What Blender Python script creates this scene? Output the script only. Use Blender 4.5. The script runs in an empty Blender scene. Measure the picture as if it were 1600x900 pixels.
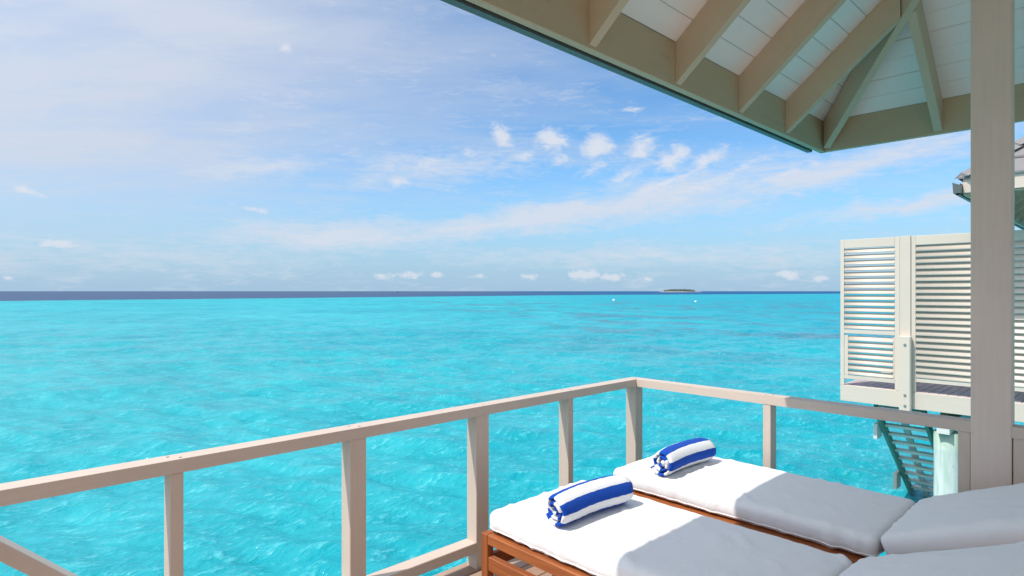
import bpy, bmesh, math, random
import numpy as np
from mathutils import Vector, Matrix, Euler, noise as mnoise

random.seed(7)
np.random.seed(7)
scene = bpy.context.scene
COL = scene.collection
R = math.radians

# ------------------------------------------------------------------ camera
EYE = 1.62                     # eye height above the deck (deck top is z = 0)
SEA_Z = -2.3                   # still water level
VIEW = R(46.4)                 # heading of the lens, from +X towards +Y
cam_d = bpy.data.cameras.new('camera')
cam_d.sensor_width = 36.0
cam_d.lens = 36.0 * 934.0 / 1600.0
cam_d.shift_y = 5.0 / 1600.0
cam_d.clip_start = 0.05
cam_d.clip_end = 200000.0
cam = bpy.data.objects.new('camera', cam_d)
cam.location = (0, 0, EYE)
cam.rotation_euler = (R(90), 0, VIEW - R(90))
COL.objects.link(cam)
scene.camera = cam

# ------------------------------------------------------------------ exposure
vs = scene.view_settings
vs.view_transform = 'Standard'
vs.look = 'None'
vs.exposure = 0.60
vs.gamma = 1.0
vs.use_curve_mapping = False
try:
    scene.cycles.use_denoising = True
    scene.cycles.max_bounces = 6
    scene.cycles.diffuse_bounces = 5
except Exception:
    pass

# ------------------------------------------------------------------ sun
SUNV = Vector((-0.60, 0.213, 1.0)).normalized()     # towards the sun
SUN_EL = math.asin(SUNV.z)
SUN_ROT = math.atan2(SUNV.x, SUNV.y)
sun_d = bpy.data.lights.new('sun', 'SUN')
sun_d.energy = 2.7
sun_d.angle = R(0.53)
sun_d.color = (1.0, 0.95, 0.88)
sun = bpy.data.objects.new('sun', sun_d)
sun.rotation_euler = SUNV.to_track_quat('Z', 'Y').to_euler()
sun.location = (-6, 3, 12)
COL.objects.link(sun)


# ------------------------------------------------------------------ node helpers
class NT:
    """small wrapper that builds node trees by expression"""
    def __init__(self, tree):
        self.t = tree
        self.n = tree.nodes
        self.l = tree.links

    def node(self, typ, **kw):
        nd = self.n.new(typ)
        for k, v in kw.items():
            setattr(nd, k, v)
        return nd

    def put(self, sock, val):
        if hasattr(val, 'is_output'):
            self.l.new(val, sock)
        else:
            sock.default_value = val

    def m(self, op, a, b=None, c=None, clamp=False):
        nd = self.node('ShaderNodeMath', operation=op, use_clamp=clamp)
        self.put(nd.inputs[0], a)
        if b is not None:
            self.put(nd.inputs[1], b)
        if c is not None:
            self.put(nd.inputs[2], c)
        return nd.outputs[0]

    def dot(self, a, vec):
        nd = self.node('ShaderNodeVectorMath', operation='DOT_PRODUCT')
        self.put(nd.inputs[0], a)
        self.put(nd.inputs[1], vec)
        return nd.outputs['Value']

    def vm(self, op, a, b):
        nd = self.node('ShaderNodeVectorMath', operation=op)
        self.put(nd.inputs[0], a)
        self.put(nd.inputs[1], b)
        return nd.outputs[0]

    def xyz(self, x, y, z):
        nd = self.node('ShaderNodeCombineXYZ')
        self.put(nd.inputs[0], x); self.put(nd.inputs[1], y); self.put(nd.inputs[2], z)
        return nd.outputs[0]

    def sep(self, v):
        nd = self.node('ShaderNodeSeparateXYZ')
        self.l.new(v, nd.inputs[0])
        return nd.outputs

    def mapping(self, v, loc=(0, 0, 0), rot=(0, 0, 0), scale=(1, 1, 1), typ='POINT'):
        nd = self.node('ShaderNodeMapping', vector_type=typ)
        self.l.new(v, nd.inputs['Vector'])
        nd.inputs['Location'].default_value = loc
        nd.inputs['Rotation'].default_value = rot
        nd.inputs['Scale'].default_value = scale
        return nd.outputs[0]

    def noise(self, v, scale=1.0, detail=4.0, rough=0.5, dist=0.0, color=False):
        nd = self.node('ShaderNodeTexNoise')
        if v is not None:
            self.l.new(v, nd.inputs['Vector'])
        nd.inputs['Scale'].default_value = scale
        nd.inputs['Detail'].default_value = detail
        nd.inputs['Roughness'].default_value = rough
        nd.inputs['Distortion'].default_value = dist
        return nd.outputs['Color'] if color else nd.outputs['Fac']

    def ramp(self, f, a, b, c=0.0, d=1.0, smooth=True):
        nd = self.node('ShaderNodeMapRange', interpolation_type='SMOOTHSTEP' if smooth else 'LINEAR')
        self.put(nd.inputs[0], f)
        nd.inputs[1].default_value = a; nd.inputs[2].default_value = b
        nd.inputs[3].default_value = c; nd.inputs[4].default_value = d
        return nd.outputs[0]

    def mix(self, f, a, b, blend='MIX'):
        nd = self.node('ShaderNodeMix', data_type='RGBA', blend_type=blend)
        self.put(nd.inputs[0], f)
        for s, v in ((nd.inputs[6], a), (nd.inputs[7], b)):
            if hasattr(v, 'is_output'):
                self.l.new(v, s)
            else:
                s.default_value = (v[0], v[1], v[2], 1.0)
        return nd.outputs[2]

    def bump(self, h, strength=0.3, dist=0.01, normal=None):
        nd = self.node('ShaderNodeBump')
        nd.inputs['Strength'].default_value = strength
        nd.inputs['Distance'].default_value = dist
        self.l.new(h, nd.inputs['Height'])
        if normal is not None:
            self.l.new(normal, nd.inputs['Normal'])
        return nd.outputs[0]


def px_az(x):
    return math.atan((x - 800.0) / 934.0)


def px_el(x, y):
    return math.atan((455.0 - y) / 934.0 * math.cos(px_az(x)))


# ------------------------------------------------------------------ world: sky with thin cloud
world = bpy.data.worlds.new('World')
scene.world = world
world.use_nodes = True
SKY_STRENGTH = 0.10


def build_sky():
    t = NT(world.node_tree)
    t.n.clear()
    out = t.node('ShaderNodeOutputWorld')
    bg = t.node('ShaderNodeBackground')
    bg.inputs['Strength'].default_value = SKY_STRENGTH
    t.l.new(bg.outputs[0], out.inputs[0])
    sky = t.node('ShaderNodeTexSky', sky_type='NISHITA')
    sky.sun_disc = False
    sky.sun_elevation = SUN_EL
    sky.sun_rotation = SUN_ROT
    sky.altitude = 0.0
    sky.air_density = 1.0
    sky.dust_density = 0.35
    sky.ozone_density = 2.2
    tc = t.node('ShaderNodeTexCoord')
    d = tc.outputs['Generated']
    fwd = (math.cos(VIEW), math.sin(VIEW), 0)
    rgt = (math.sin(VIEW), -math.cos(VIEW), 0)
    X = t.dot(d, rgt)
    Y = t.dot(d, fwd)
    Z = t.dot(d, (0, 0, 1))
    az = t.m('ARCTAN2', X, Y)
    el = t.m('ARCSINE', Z)
    ang = t.xyz(az, el, 0.0)
    # plane of the high cloud, so that streaks gather towards the horizon
    zz = t.m('ADD', t.m('MAXIMUM', Z, 0.0), 0.10)
    pl = t.xyz(t.m('DIVIDE', X, zz), t.m('DIVIDE', Y, zz), 0.0)

    w1 = t.noise(t.mapping(ang, scale=(1, 1.5, 1)), 16.0, 3, 0.6, color=True)
    wv = t.vm('SUBTRACT', w1, (0.5, 0.5, 0.5))
    soft = t.vm('ADD', ang, t.vm('MULTIPLY', wv, (0.07, 0.035, 0.0)))
    ragged = t.vm('ADD', ang, t.vm('MULTIPLY', wv, (0.024, 0.014, 0.0)))

    def blob(vec, x, y, rx, ry, rot=0.0, amp=1.0):
        c = math.cos(px_az(x))
        nd = t.node('ShaderNodeMapping', vector_type='TEXTURE')
        t.l.new(vec, nd.inputs['Vector'])
        nd.inputs['Location'].default_value = (px_az(x), px_el(x, y), 0)
        nd.inputs['Rotation'].default_value = (0, 0, R(rot))
        nd.inputs['Scale'].default_value = (rx * c * c / 934.0, ry * c / 934.0, 1)
        g = t.node('ShaderNodeTexGradient', gradient_type='SPHERICAL')
        t.l.new(nd.outputs[0], g.inputs[0])
        if amp == 1.0:
            return g.outputs['Fac']
        return t.m('MULTIPLY', g.outputs['Fac'], amp)

    def union(lst):
        acc = lst[0]
        for q in lst[1:]:
            acc = t.m('MAXIMUM', acc, q)
        return acc

    # --- broad veil: thick on the sun's side (left and overhead), thin to the right
    lefty = t.ramp(t.m('ADD', t.m('MULTIPLY', az, -1.0), t.m('MULTIPLY', el, 1.05)), -0.12, 1.15)
    behind = t.ramp(Y, 0.25, -0.4)
    lefty = t.m('MAXIMUM', lefty, t.m('MULTIPLY', behind, 0.9))
    st1 = t.noise(t.mapping(pl, rot=(0, 0, R(14)), scale=(0.5, 1.5, 1)), 0.9, 5, 0.52, 0.5)
    st2 = t.noise(t.mapping(pl, rot=(0, 0, R(-14)), scale=(1.2, 3.0, 1)), 1.5, 5, 0.58, 0.5)
    streak = t.m('ADD', t.m('MULTIPLY', st1, 0.62), t.m('MULTIPLY', st2, 0.38))
    veil = t.ramp(t.m('ADD', t.m('MULTIPLY', lefty, 0.95), t.m('MULTIPLY', t.m('SUBTRACT', streak, 0.5), 1.5)), 0.05, 0.95, 0.0, 0.92, False)
    thin = t.ramp(streak, 0.42, 0.72, 0.0, 0.4)
    # --- swoosh of altocumulus across the middle right
    swoosh = union([
        blob(soft, 540, 368, 270, 34, 2, 0.9),
        blob(soft, 800, 345, 260, 30, 8),
        blob(soft, 890, 327, 110, 20, 4, 1.25),
        blob(soft, 1010, 312, 330, 44, 8, 0.95),
        blob(soft, 1300, 268, 380, 36, 11, 0.95),
        blob(soft, 1420, 318, 260, 20, 6, 0.9),
        blob(soft, 1000, 400, 460, 26, 0, 0.6),
        blob(soft, 420, 262, 190, 18, 8, 0.7),
        blob(soft, 690, 262, 210, 36, 5, 0.6),
        blob(soft, 200, 400, 600, 40, 0, 0.4),
    ])
    rip = t.noise(t.mapping(ang, rot=(0, 0, R(-9)), scale=(26, 130, 1)), 1.0, 4, 0.65, 0.9)
    rip2 = t.noise(t.mapping(ang, rot=(0, 0, R(-22)), scale=(7, 26, 1)), 1.0, 4, 0.6, 0.5)
    ripn = t.m('SUBTRACT', t.m('ADD', t.m('MULTIPLY', rip, 0.55), t.m('MULTIPLY', rip2, 0.45)), 0.5)
    swoosh = t.ramp(t.m('ADD', swoosh, t.m('MULTIPLY', ripn, 1.9)), 0.04, 0.80, 0.0, 0.88, False)
    # --- the row of separate puffs and the fingers beside it
    puffs = union([
        blob(ragged, 786, 212, 38, 28, -35),
        blob(ragged, 862, 221, 40, 32, -12, 1.1),
        blob(ragged, 934, 227, 40, 34, 5, 1.1),
        blob(ragged, 998, 231, 42, 28, 22, 1.1),
        blob(ragged, 1052, 247, 60, 30, 38, 0.95),
        blob(ragged, 1105, 252, 84, 22, 30, 0.8),
        blob(ragged, 820, 243, 34, 16, 0, 0.75),
        blob(ragged, 875, 252, 38, 18, 8, 0.75),
        blob(ragged, 932, 262, 62, 20, 20, 0.75),
        blob(ragged, 985, 270, 80, 24, 22, 0.75),
        blob(ragged, 1160, 262, 110, 15, 27, 0.75),
        blob(ragged, 1045, 284, 100, 18, 21, 0.75),
        blob(ragged, 1110, 288, 120, 17, 18, 0.72),
        blob(ragged, 1240, 268, 130, 13, 18, 0.65),
        blob(ragged, 742, 238, 40, 18, 0, 0.6),
        blob(ragged, 655, 258, 60, 24, 8, 0.6),
        blob(ragged, 618, 283, 38, 14, 0, 0.8),
        blob(ragged, 566, 281, 26, 12, 0, 0.65),
        blob(ragged, 441, 74, 26, 13, -15, 0.8),
        blob(ragged, 988, 170, 32, 9, 0, 0.8),
        blob(ragged, 400, 328, 60, 10, -8, 0.7),
        blob(ragged, 40, 297, 90, 10, -7, 0.8),
    ])
    fb = t.noise(t.mapping(ang, rot=(0, 0, R(-12)), scale=(30, 60, 1)), 1.0, 5, 0.66, 0.7)
    puffs = t.ramp(t.m('ADD', puffs, t.m('MULTIPLY', t.m('SUBTRACT', fb, 0.5), 1.45)), 0.26, 0.95, 0.0, 0.86)
    # --- small cumulus low over the horizon
    low = union([
        blob(ang, 90, 381, 48, 11, 0, 1.2),
        blob(ang, 14, 434, 20, 7, 0, 0.8),
        blob(ang, 598, 431, 34, 10, 0, 0.9),
        blob(ang, 640, 430, 36, 11, 0, 0.95),
        blob(ang, 682, 430, 22, 10, 0, 0.9),
        blob(ang, 745, 432, 40, 8, 0, 0.7),
        blob(ang, 828, 432, 26, 11, 0, 0.9),
        blob(ang, 914, 430, 46, 16, 0, 1.15),
        blob(ang, 956, 433, 46, 11, 0, 1.05),
        blob(ang, 1010, 436, 22, 8, 0, 0.8),
        blob(ang, 1232, 430, 32, 12, -8, 1.15),
        blob(ang, 1280, 435, 22, 10, 0, 1.1),
    ])
    fl = t.noise(t.mapping(ang, scale=(85, 120, 1)), 1.0, 4, 0.6, 0.3)
    low = t.ramp(t.m('ADD', low, t.m('MULTIPLY', t.m('SUBTRACT', fl, 0.5), 1.3)), 0.32, 0.85, 0.0, 0.72)
    haze = t.ramp(el, -0.02, 0.22, 0.95, 0.0)
    skyc = t.mix(1.0, sky.outputs[0], (0.74, 1.04, 1.21), 'MULTIPLY')
    hs = t.node('ShaderNodeHueSaturation')
    hs.inputs['Saturation'].default_value = 1.02
    hs.inputs['Value'].default_value = 1.0
    t.l.new(skyc, hs.inputs['Color'])
    skyc = hs.outputs[0]
    K = 1.0 / SKY_STRENGTH
    white = (0.415 * K, 0.45 * K, 0.52 * K)
    bright = (0.50 * K, 0.52 * K, 0.57 * K)
    hazec = (0.235 * K, 0.355 * K, 0.485 * K)
    c = t.mix(haze, skyc, hazec)
    # thin cloud scatters forward, so the veil is brighter towards the sun
    fs_ = t.m('ADD', 1.0, t.m('MULTIPLY', t.m('POWER', t.m('MAXIMUM', t.dot(d, tuple(SUNV)), 0.0), 3.0), 1.3))
    vs_ = t.node('ShaderNodeVectorMath', operation='SCALE')
    vs_.inputs[0].default_value = white
    t.l.new(fs_, vs_.inputs['Scale'])
    veilc = vs_.outputs[0]
    c = t.mix(t.m('MULTIPLY', t.m('MAXIMUM', veil, thin), t.ramp(el, 0.0, 0.20, 0.12, 1.0)), c, veilc)
    c = t.mix(swoosh, c, (0.455 * K, 0.49 * K, 0.555 * K))
    c = t.mix(t.m('MAXIMUM', puffs, low), c, bright)
    t.l.new(c, bg.inputs['Color'])


build_sky()
world.cycles.sampling_method = 'NONE'


# ------------------------------------------------------------------ materials
def new_mat(name):
    m = bpy.data.materials.new(name)
    m.use_nodes = True
    t = NT(m.node_tree)
    b = t.n['Principled BSDF']
    return m, t, b


def paint(name, col, rough=0.5, vary=0.06, bump=0.12, dirt=0.0, dirt_col=(0.2, 0.2, 0.12), spec=0.4):
    """brushed paint on timber; local X is the length of each piece"""
    m, t, b = new_mat(name)
    tc = t.node('ShaderNodeTexCoord')
    oi = t.node('ShaderNodeObjectInfo')
    off = t.m('MULTIPLY', oi.outputs['Random'], 37.0)
    v = t.vm('ADD', tc.outputs['Object'], t.xyz(off, off, off))
    grain = t.noise(t.mapping(v, scale=(2.5, 55, 55)), 1.0, 5, 0.6)
    blot = t.noise(v, 3.0, 4, 0.6)
    k = t.m('ADD', t.m('MULTIPLY', grain, 0.6), t.m('MULTIPLY', blot, 0.6))
    k = t.m('ADD', k, t.m('MULTIPLY', oi.outputs['Random'], 0.25))
    f = t.ramp(k, 0.35, 1.05, 0, 1, False)
    dk = tuple(c * (1 - vary) for c in col)
    lt = tuple(min(0.9, c * (1 + vary)) for c in col)
    c = t.mix(f, dk, lt)
    if dirt > 0:
        s = t.noise(t.mapping(v, scale=(1.5, 9, 9)), 1.3, 6, 0.7, 0.5)
        s2 = t.noise(v, 1.1, 3, 0.5)
        dm = t.m('MULTIPLY', t.ramp(s, 0.55, 0.75), t.ramp(s2, 0.42, 0.62))
        c = t.mix(t.m('MULTIPLY', dm, dirt), c, dirt_col)
    t.l.new(c, b.inputs['Base Color'])
    b.inputs['Roughness'].default_value = rough
    b.inputs['Specular IOR Level'].default_value = spec
    t.l.new(t.bump(grain, bump, 0.004), b.inputs['Normal'])
    return m


def timber(name, c1, c2, rough=0.5, grain_scale=(1.6, 34, 34), tint=0.35, grey=None, bump=0.25, spec=0.35):
    m, t, b = new_mat(name)
    tc = t.node('ShaderNodeTexCoord')
    oi = t.node('ShaderNodeObjectInfo')
    off = t.m('MULTIPLY', oi.outputs['Random'], 53.0)
    v = t.vm('ADD', tc.outputs['Object'], t.xyz(off, off, off))
    g = t.noise(t.mapping(v, scale=grain_scale), 1.0, 7, 0.62, 0.8)
    g2 = t.noise(t.mapping(v, scale=(4, 160, 160)), 1.0, 4, 0.6)
    blot = t.noise(t.mapping(v, scale=(1, 2, 2)), 2.0, 3, 0.5)
    k = t.m('ADD', t.m('MULTIPLY', g, 0.7), t.m('MULTIPLY', g2, 0.3))
    c = t.mix(t.ramp(k, 0.32, 0.68), c1, c2)
    c = t.mix(t.m('MULTIPLY', t.m('SUBTRACT', oi.outputs['Random'], 0.3), tint, clamp=True), c, tuple(x * 0.55 for x in c1))
    if grey is not None:
        c = t.mix(t.ramp(blot, 0.35, 0.7, 0.0, 0.8), c, grey)
    t.l.new(c, b.inputs['Base Color'])
    b.inputs['Roughness'].default_value = rough
    b.inputs['Specular IOR Level'].default_value = spec
    t.l.new(t.bump(k, bump, 0.003), b.inputs['Normal'])
    return m


M = {}
M['rail'] = paint('rail_paint', (0.60, 0.485, 0.40), 0.5, 0.08, 0.2, dirt=0.18, dirt_col=(0.34, 0.28, 0.23))
M['post'] = paint('pillar_paint', (0.70, 0.56, 0.475), 0.55, 0.10, 0.25, dirt=0.2, dirt_col=(0.45, 0.37, 0.32))
M['rafter'] = paint('rafter_paint', (0.585, 0.475, 0.335), 0.55, 0.08, 0.2, dirt=0.2, dirt_col=(0.33, 0.25, 0.17))
M['fascia'] = paint('fascia_paint', (0.52, 0.42, 0.28), 0.55, 0.06, dirt=0.55, dirt_col=(0.13, 0.125, 0.09))
M['board'] = paint('ceiling_board_paint', (0.90, 0.86, 0.83), 0.55, 0.03, 0.06)
M['screen'] = paint('screen_paint', (0.70, 0.59, 0.49), 0.5, 0.05, dirt=0.2, dirt_col=(0.5, 0.42, 0.34))
M['white_paint'] = paint('white_fascia_paint', (0.74, 0.72, 0.68), 0.5, 0.04)
M['cream'] = paint('cream_wall_paint', (0.74, 0.66, 0.54), 0.6, 0.04)
M['stair'] = paint('sunlit_green_timber', (0.74, 0.74, 0.67), 0.7, 0.15, 0.3, dirt=0.5, dirt_col=(0.05, 0.13, 0.09))  # base colour lightened to paint in sunlight that misses the shaded treads
M['stringer'] = paint('green_stringer_timber', (0.16, 0.31, 0.25), 0.7, 0.2, 0.3, dirt=0.5, dirt_col=(0.04, 0.08, 0.06))
M['gutter'] = paint('gutter_paint', (0.11, 0.13, 0.125), 0.4, 0.06)
M['teak'] = timber('teak', (0.40, 0.125, 0.035), (0.24, 0.065, 0.018), 0.42, tint=0.3, spec=0.4)
M['deck'] = timber('deck_timber', (0.42, 0.25, 0.16), (0.30, 0.175, 0.115), 0.65, grey=(0.44, 0.34, 0.28))
M['deck_far'] = timber('far_deck_timber', (0.48, 0.37, 0.36), (0.38, 0.28, 0.27), 0.65, grey=(0.5, 0.42, 0.42))
M['joist'] = timber('joist_timber', (0.17, 0.12, 0.08), (0.12, 0.08, 0.05), 0.8)


def mat_metal():
    m, t, b = new_mat('galvanised_bolt')
    b.inputs['Base Color'].default_value = (0.42, 0.40, 0.38, 1)
    b.inputs['Metallic'].default_value = 0.8
    b.inputs['Roughness'].default_value = 0.45
    return m


def mat_pile():
    m, t, b = new_mat('green_streaked_concrete')
    tc = t.node('ShaderNodeTexCoord')
    v = tc.outputs['Object']
    s = t.noise(t.mapping(v, scale=(9, 9, 1.2)), 1.6, 6, 0.65, 0.3)
    s2 = t.noise(v, 3.0, 4, 0.6)
    c = t.mix(t.ramp(s, 0.35, 0.65), (0.72, 0.74, 0.70), (0.50, 0.62, 0.52))
    z = t.sep(v)[2]
    top = t.ramp(t.m('ADD', z, t.m('MULTIPLY', t.m('SUBTRACT', s2, 0.5), 0.5)), 0.55, 0.95)
    c = t.mix(t.m('MULTIPLY', top, 0.75), c, (0.20, 0.36, 0.22))  # greener and darker towards the top
    spots = t.noise(t.mapping(v, scale=(20, 20, 8)), 1.5, 4, 0.6)
    c = t.mix(t.ramp(spots, 0.66, 0.74, 0, 0.7), c, (0.16, 0.2, 0.14))
    t.l.new(c, b.inputs['Base Color'])
    b.inputs['Roughness'].default_value = 0.75
    t.l.new(t.bump(s, 0.3, 0.01), b.inputs['Normal'])
    return m


def mat_fabric(name, col, weave=420.0, bump=0.15, wrinkle=True):
    m, t, b = new_mat(name)
    tc = t.node('ShaderNodeTexCoord')
    v = tc.outputs['Object']
    w = t.noise(v, weave, 2, 0.5)
    c = t.mix(t.noise(v, 5.0, 3, 0.5), tuple(x * 0.96 for x in col), col)
    t.l.new(c, b.inputs['Base Color'])
    b.inputs['Roughness'].default_value = 0.85
    b.inputs['Specular IOR Level'].default_value = 0.2
    b.inputs['Sheen Weight'].default_value = 0.15
    h = w
    nrm = t.bump(w, bump, 0.001)
    if wrinkle:
        f = t.noise(t.mapping(v, scale=(1.0, 1.0, 1.0)), 7.0, 4, 0.55, 1.2)
        nrm = t.bump(f, 0.45, 0.012, nrm)
        g = t.noise(t.mapping(v, rot=(0, 0, R(35)), scale=(3, 26, 10)), 1.0, 4, 0.6, 0.6)
        nrm = t.bump(g, 0.25, 0.008, nrm)
    t.l.new(nrm, b.inputs['Normal'])
    return m


def mat_terry(name, c1, c2):
    m, t, b = new_mat(name)
    tc = t.node('ShaderNodeTexCoord')
    v = tc.outputs['Object']
    w = t.noise(v, 260.0, 3, 0.7)
    c = t.mix(t.ramp(w, 0.35, 0.65), c1, c2)
    t.l.new(c, b.inputs['Base Color'])
    b.inputs['Roughness'].default_value = 0.95
    b.inputs['Specular IOR Level'].default_value = 0.1
    b.inputs['Sheen Weight'].default_value = 0.08
    t.l.new(t.bump(w, 0.6, 0.004), b.inputs['Normal'])
    return m


def mat_shingle():
    m, t, b = new_mat('grey_shingle')
    tc = t.node('ShaderNodeTexCoord')
    v = tc.outputs['Object']
    s = t.noise(v, 9.0, 5, 0.6)
    g = t.noise(v, 90.0, 3, 0.6)
    c = t.mix(s, (0.20, 0.19, 0.19), (0.31, 0.295, 0.295))
    c = t.mix(t.m('MULTIPLY', g, 0.4), c, (0.15, 0.14, 0.15))
    t.l.new(c, b.inputs['Base Color'])
    b.inputs['Roughness'].default_value = 0.85
    t.l.new(t.bump(g, 0.4, 0.01), b.inputs['Normal'])
    return m


def mat_plain(name, col, rough=0.6, noise_amt=0.2, scale=3.0):
    m, t, b = new_mat(name)
    tc = t.node('ShaderNodeTexCoord')
    n = t.noise(tc.outputs['Object'], scale, 4, 0.6)
    c = t.mix(n, tuple(x * (1 - noise_amt) for x in col), tuple(min(0.95, x * (1 + noise_amt)) for x in col))
    t.l.new(c, b.inputs['Base Color'])
    b.inputs['Roughness'].default_value = rough
    return m


def mat_sea():
    m, t, b = new_mat('lagoon_water')
    geo = t.node('ShaderNodeNewGeometry')
    P = geo.outputs['Position']
    lat = t.dot(P, (math.sin(VIEW), -math.cos(VIEW), 0))
    fwd = t.dot(P, (math.cos(VIEW), math.sin(VIEW), 0))
    flat = t.mapping(P, scale=(1, 1, 0))
    # the lagoon over pale sand: slow swells of depth, then sea-grass and coral heads
    n1 = t.noise(flat, 0.035, 4, 0.55, 0.4)
    n2 = t.noise(flat, 0.22, 5, 0.6, 0.6)
    n3 = t.noise(flat, 1.3, 4, 0.6, 0.5)
    k = t.m('ADD', t.m('ADD', t.m('MULTIPLY', n1, 0.45), t.m('MULTIPLY', n2, 0.35)), t.m('MULTIPLY', n3, 0.25))
    c = t.mix(t.ramp(k, 0.36, 0.68), (0.001, 0.29, 0.35), (0.03, 0.43, 0.475))
    # a step deeper to the right of the lagoon
    side = t.ramp(t.m('ADD', lat, t.m('MULTIPLY', n1, 30.0)), 0.0, 90.0)
    c = t.mix(t.m('MULTIPLY', side, 0.55), c, (0.001, 0.255, 0.365))
    # coral heads
    r1 = t.noise(t.mapping(flat, rot=(0, 0, VIEW), scale=(0.10, 0.05, 1)), 1.0, 5, 0.62, 0.5)
    region = t.m('MULTIPLY', t.ramp(t.m('ADD', lat, t.m('MULTIPLY', fwd, 0.25)), 0.0, 30.0), t.ramp(fwd, 22.0, 50.0))
    region = t.m('MULTIPLY', region, t.ramp(fwd, 170.0, 330.0, 1.0, 0.0))
    coral = t.m('MULTIPLY', t.ramp(r1, 0.49, 0.60, 0.0, 0.8), region)
    c = t.mix(coral, c, (0.07, 0.17, 0.235))
    # dark streaks painted in for ripple shading lost at a distance
    ripple_shade = t.noise(t.mapping(flat, rot=(0, 0, R(44)), scale=(0.16, 0.34, 1)), 1.0, 6, 0.68, 0.3)
    c = t.mix(t.m('MULTIPLY', t.ramp(ripple_shade, 0.48, 0.64, 0.0, 0.6), t.ramp(fwd, 18, 60)), c, (0.001, 0.25, 0.35))
    sparse = t.m('MULTIPLY', t.ramp(t.noise(flat, 0.16, 4, 0.6, 0.3), 0.70, 0.78, 0.0, 0.35), t.ramp(fwd, 60, 200, 1, 0))
    c = t.mix(sparse, c, (0.03, 0.25, 0.30))
    # drop-off: deep water beyond the reef edge
    edge = t.m('MINIMUM', t.m('ADD', t.m('MULTIPLY', lat, 1.36), 505.0), t.m('ADD', t.m('MULTIPLY', lat, 0.73), 560.0))
    wob = t.m('MULTIPLY', t.m('SUBTRACT', t.noise(flat, 0.012, 4, 0.6), 0.5), 40.0)
    deep = t.ramp(t.m('SUBTRACT', t.m('ADD', fwd, wob), edge), -8.0, 26.0)
    c = t.mix(deep, c, t.mix(t.ramp(lat, -250.0, 300.0), (0.05, 0.09, 0.17), (0.010, 0.08, 0.20)))
    b.inputs['IOR'].default_value = 1.33
    t.l.new(t.ramp(deep, 0.0, 1.0, 0.26, 0.12), b.inputs['Specular IOR Level'])
    # waves too small to resolve far off act as roughness
    t.l.new(t.ramp(t.m('LOGARITHM', t.m('MAXIMUM', t.m('ABSOLUTE', fwd), 1.0), 10.0), 1.1, 2.5, 0.08, 0.5), b.inputs['Roughness'])
    # ripples
    rp = t.mapping(flat, rot=(0, 0, R(40)), scale=(1.0, 1.9, 1))
    a = t.noise(rp, 1.5, 5, 0.62, 0.25)
    b2 = t.noise(rp, 6.0, 4, 0.62, 0.3)
    b3 = t.noise(rp, 18.0, 3, 0.6, 0.3)
    h = t.m('ADD', t.m('ADD', t.m('MULTIPLY', a, 0.7), t.m('MULTIPLY', b2, 0.26)), t.m('MULTIPLY', b3, 0.06))
    t.l.new(t.bump(h, 0.65, 0.22), b.inputs['Normal'])
    # crests painted lighter for light through thin water, troughs painted darker
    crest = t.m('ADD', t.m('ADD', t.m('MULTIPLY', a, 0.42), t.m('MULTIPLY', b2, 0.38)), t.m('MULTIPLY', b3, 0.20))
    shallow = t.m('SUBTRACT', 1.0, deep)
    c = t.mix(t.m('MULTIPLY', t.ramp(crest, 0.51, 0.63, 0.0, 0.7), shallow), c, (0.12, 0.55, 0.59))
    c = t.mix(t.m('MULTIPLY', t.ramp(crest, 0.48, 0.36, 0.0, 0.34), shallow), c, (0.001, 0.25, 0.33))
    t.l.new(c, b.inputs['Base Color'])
    return m


M['bolt'] = mat_metal()
M['pile'] = mat_pile()
M['canvas'] = mat_fabric('white_canvas', (0.86, 0.845, 0.84))
M['tie'] = mat_fabric('aqua_tie', (0.35, 0.62, 0.60), wrinkle=False)
M['terry_white'] = mat_terry('white_terry', (0.74, 0.745, 0.76), (0.82, 0.82, 0.83))
M['terry_blue'] = mat_terry('blue_terry', (0.003, 0.045, 0.33), (0.008, 0.085, 0.48))
M['shingle'] = mat_shingle()
M['sea'] = mat_sea()
M['sand'] = mat_plain('coral_sand', (0.55, 0.50, 0.40), 0.9, 0.1, 0.05)
M['palms'] = mat_plain('hazed_foliage', (0.19, 0.24, 0.22), 0.9, 0.4, 0.08)  # muted green: distance haze mixed into the leaf colour
M['buoy'] = mat_plain('white_buoy', (0.80, 0.80, 0.78), 0.4, 0.05)
M['hull'] = mat_plain('boat_hull', (0.10, 0.11, 0.13), 0.5, 0.1)
M['cabin'] = mat_plain('boat_cabin', (0.6, 0.6, 0.58), 0.5, 0.1)


# ------------------------------------------------------------------ object helpers
def link(o, parent=None):
    COL.objects.link(o)
    if parent is not None:
        o.parent = parent
    return o


def thing(name, label, cat, loc, group=None):
    o = bpy.data.objects.new(name, None)
    o.empty_display_size = 0.1
    o.location = loc
    o['label'] = label
    o['category'] = cat
    if group:
        o['group'] = group
    return link(o)


def structure(name, label=None, loc=(0, 0, 0), mesh=None):
    o = bpy.data.objects.new(name, mesh)
    o.location = loc
    o['kind'] = 'structure'
    if label:
        o['label'] = label
    return link(o)


def oloc(p):
    """world location of a parent chain (no rotations on parents in this scene)"""
    v = Vector((0, 0, 0))
    while p is not None:
        v += p.location
        p = p.parent
    return v


_boxes = {}


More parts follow.
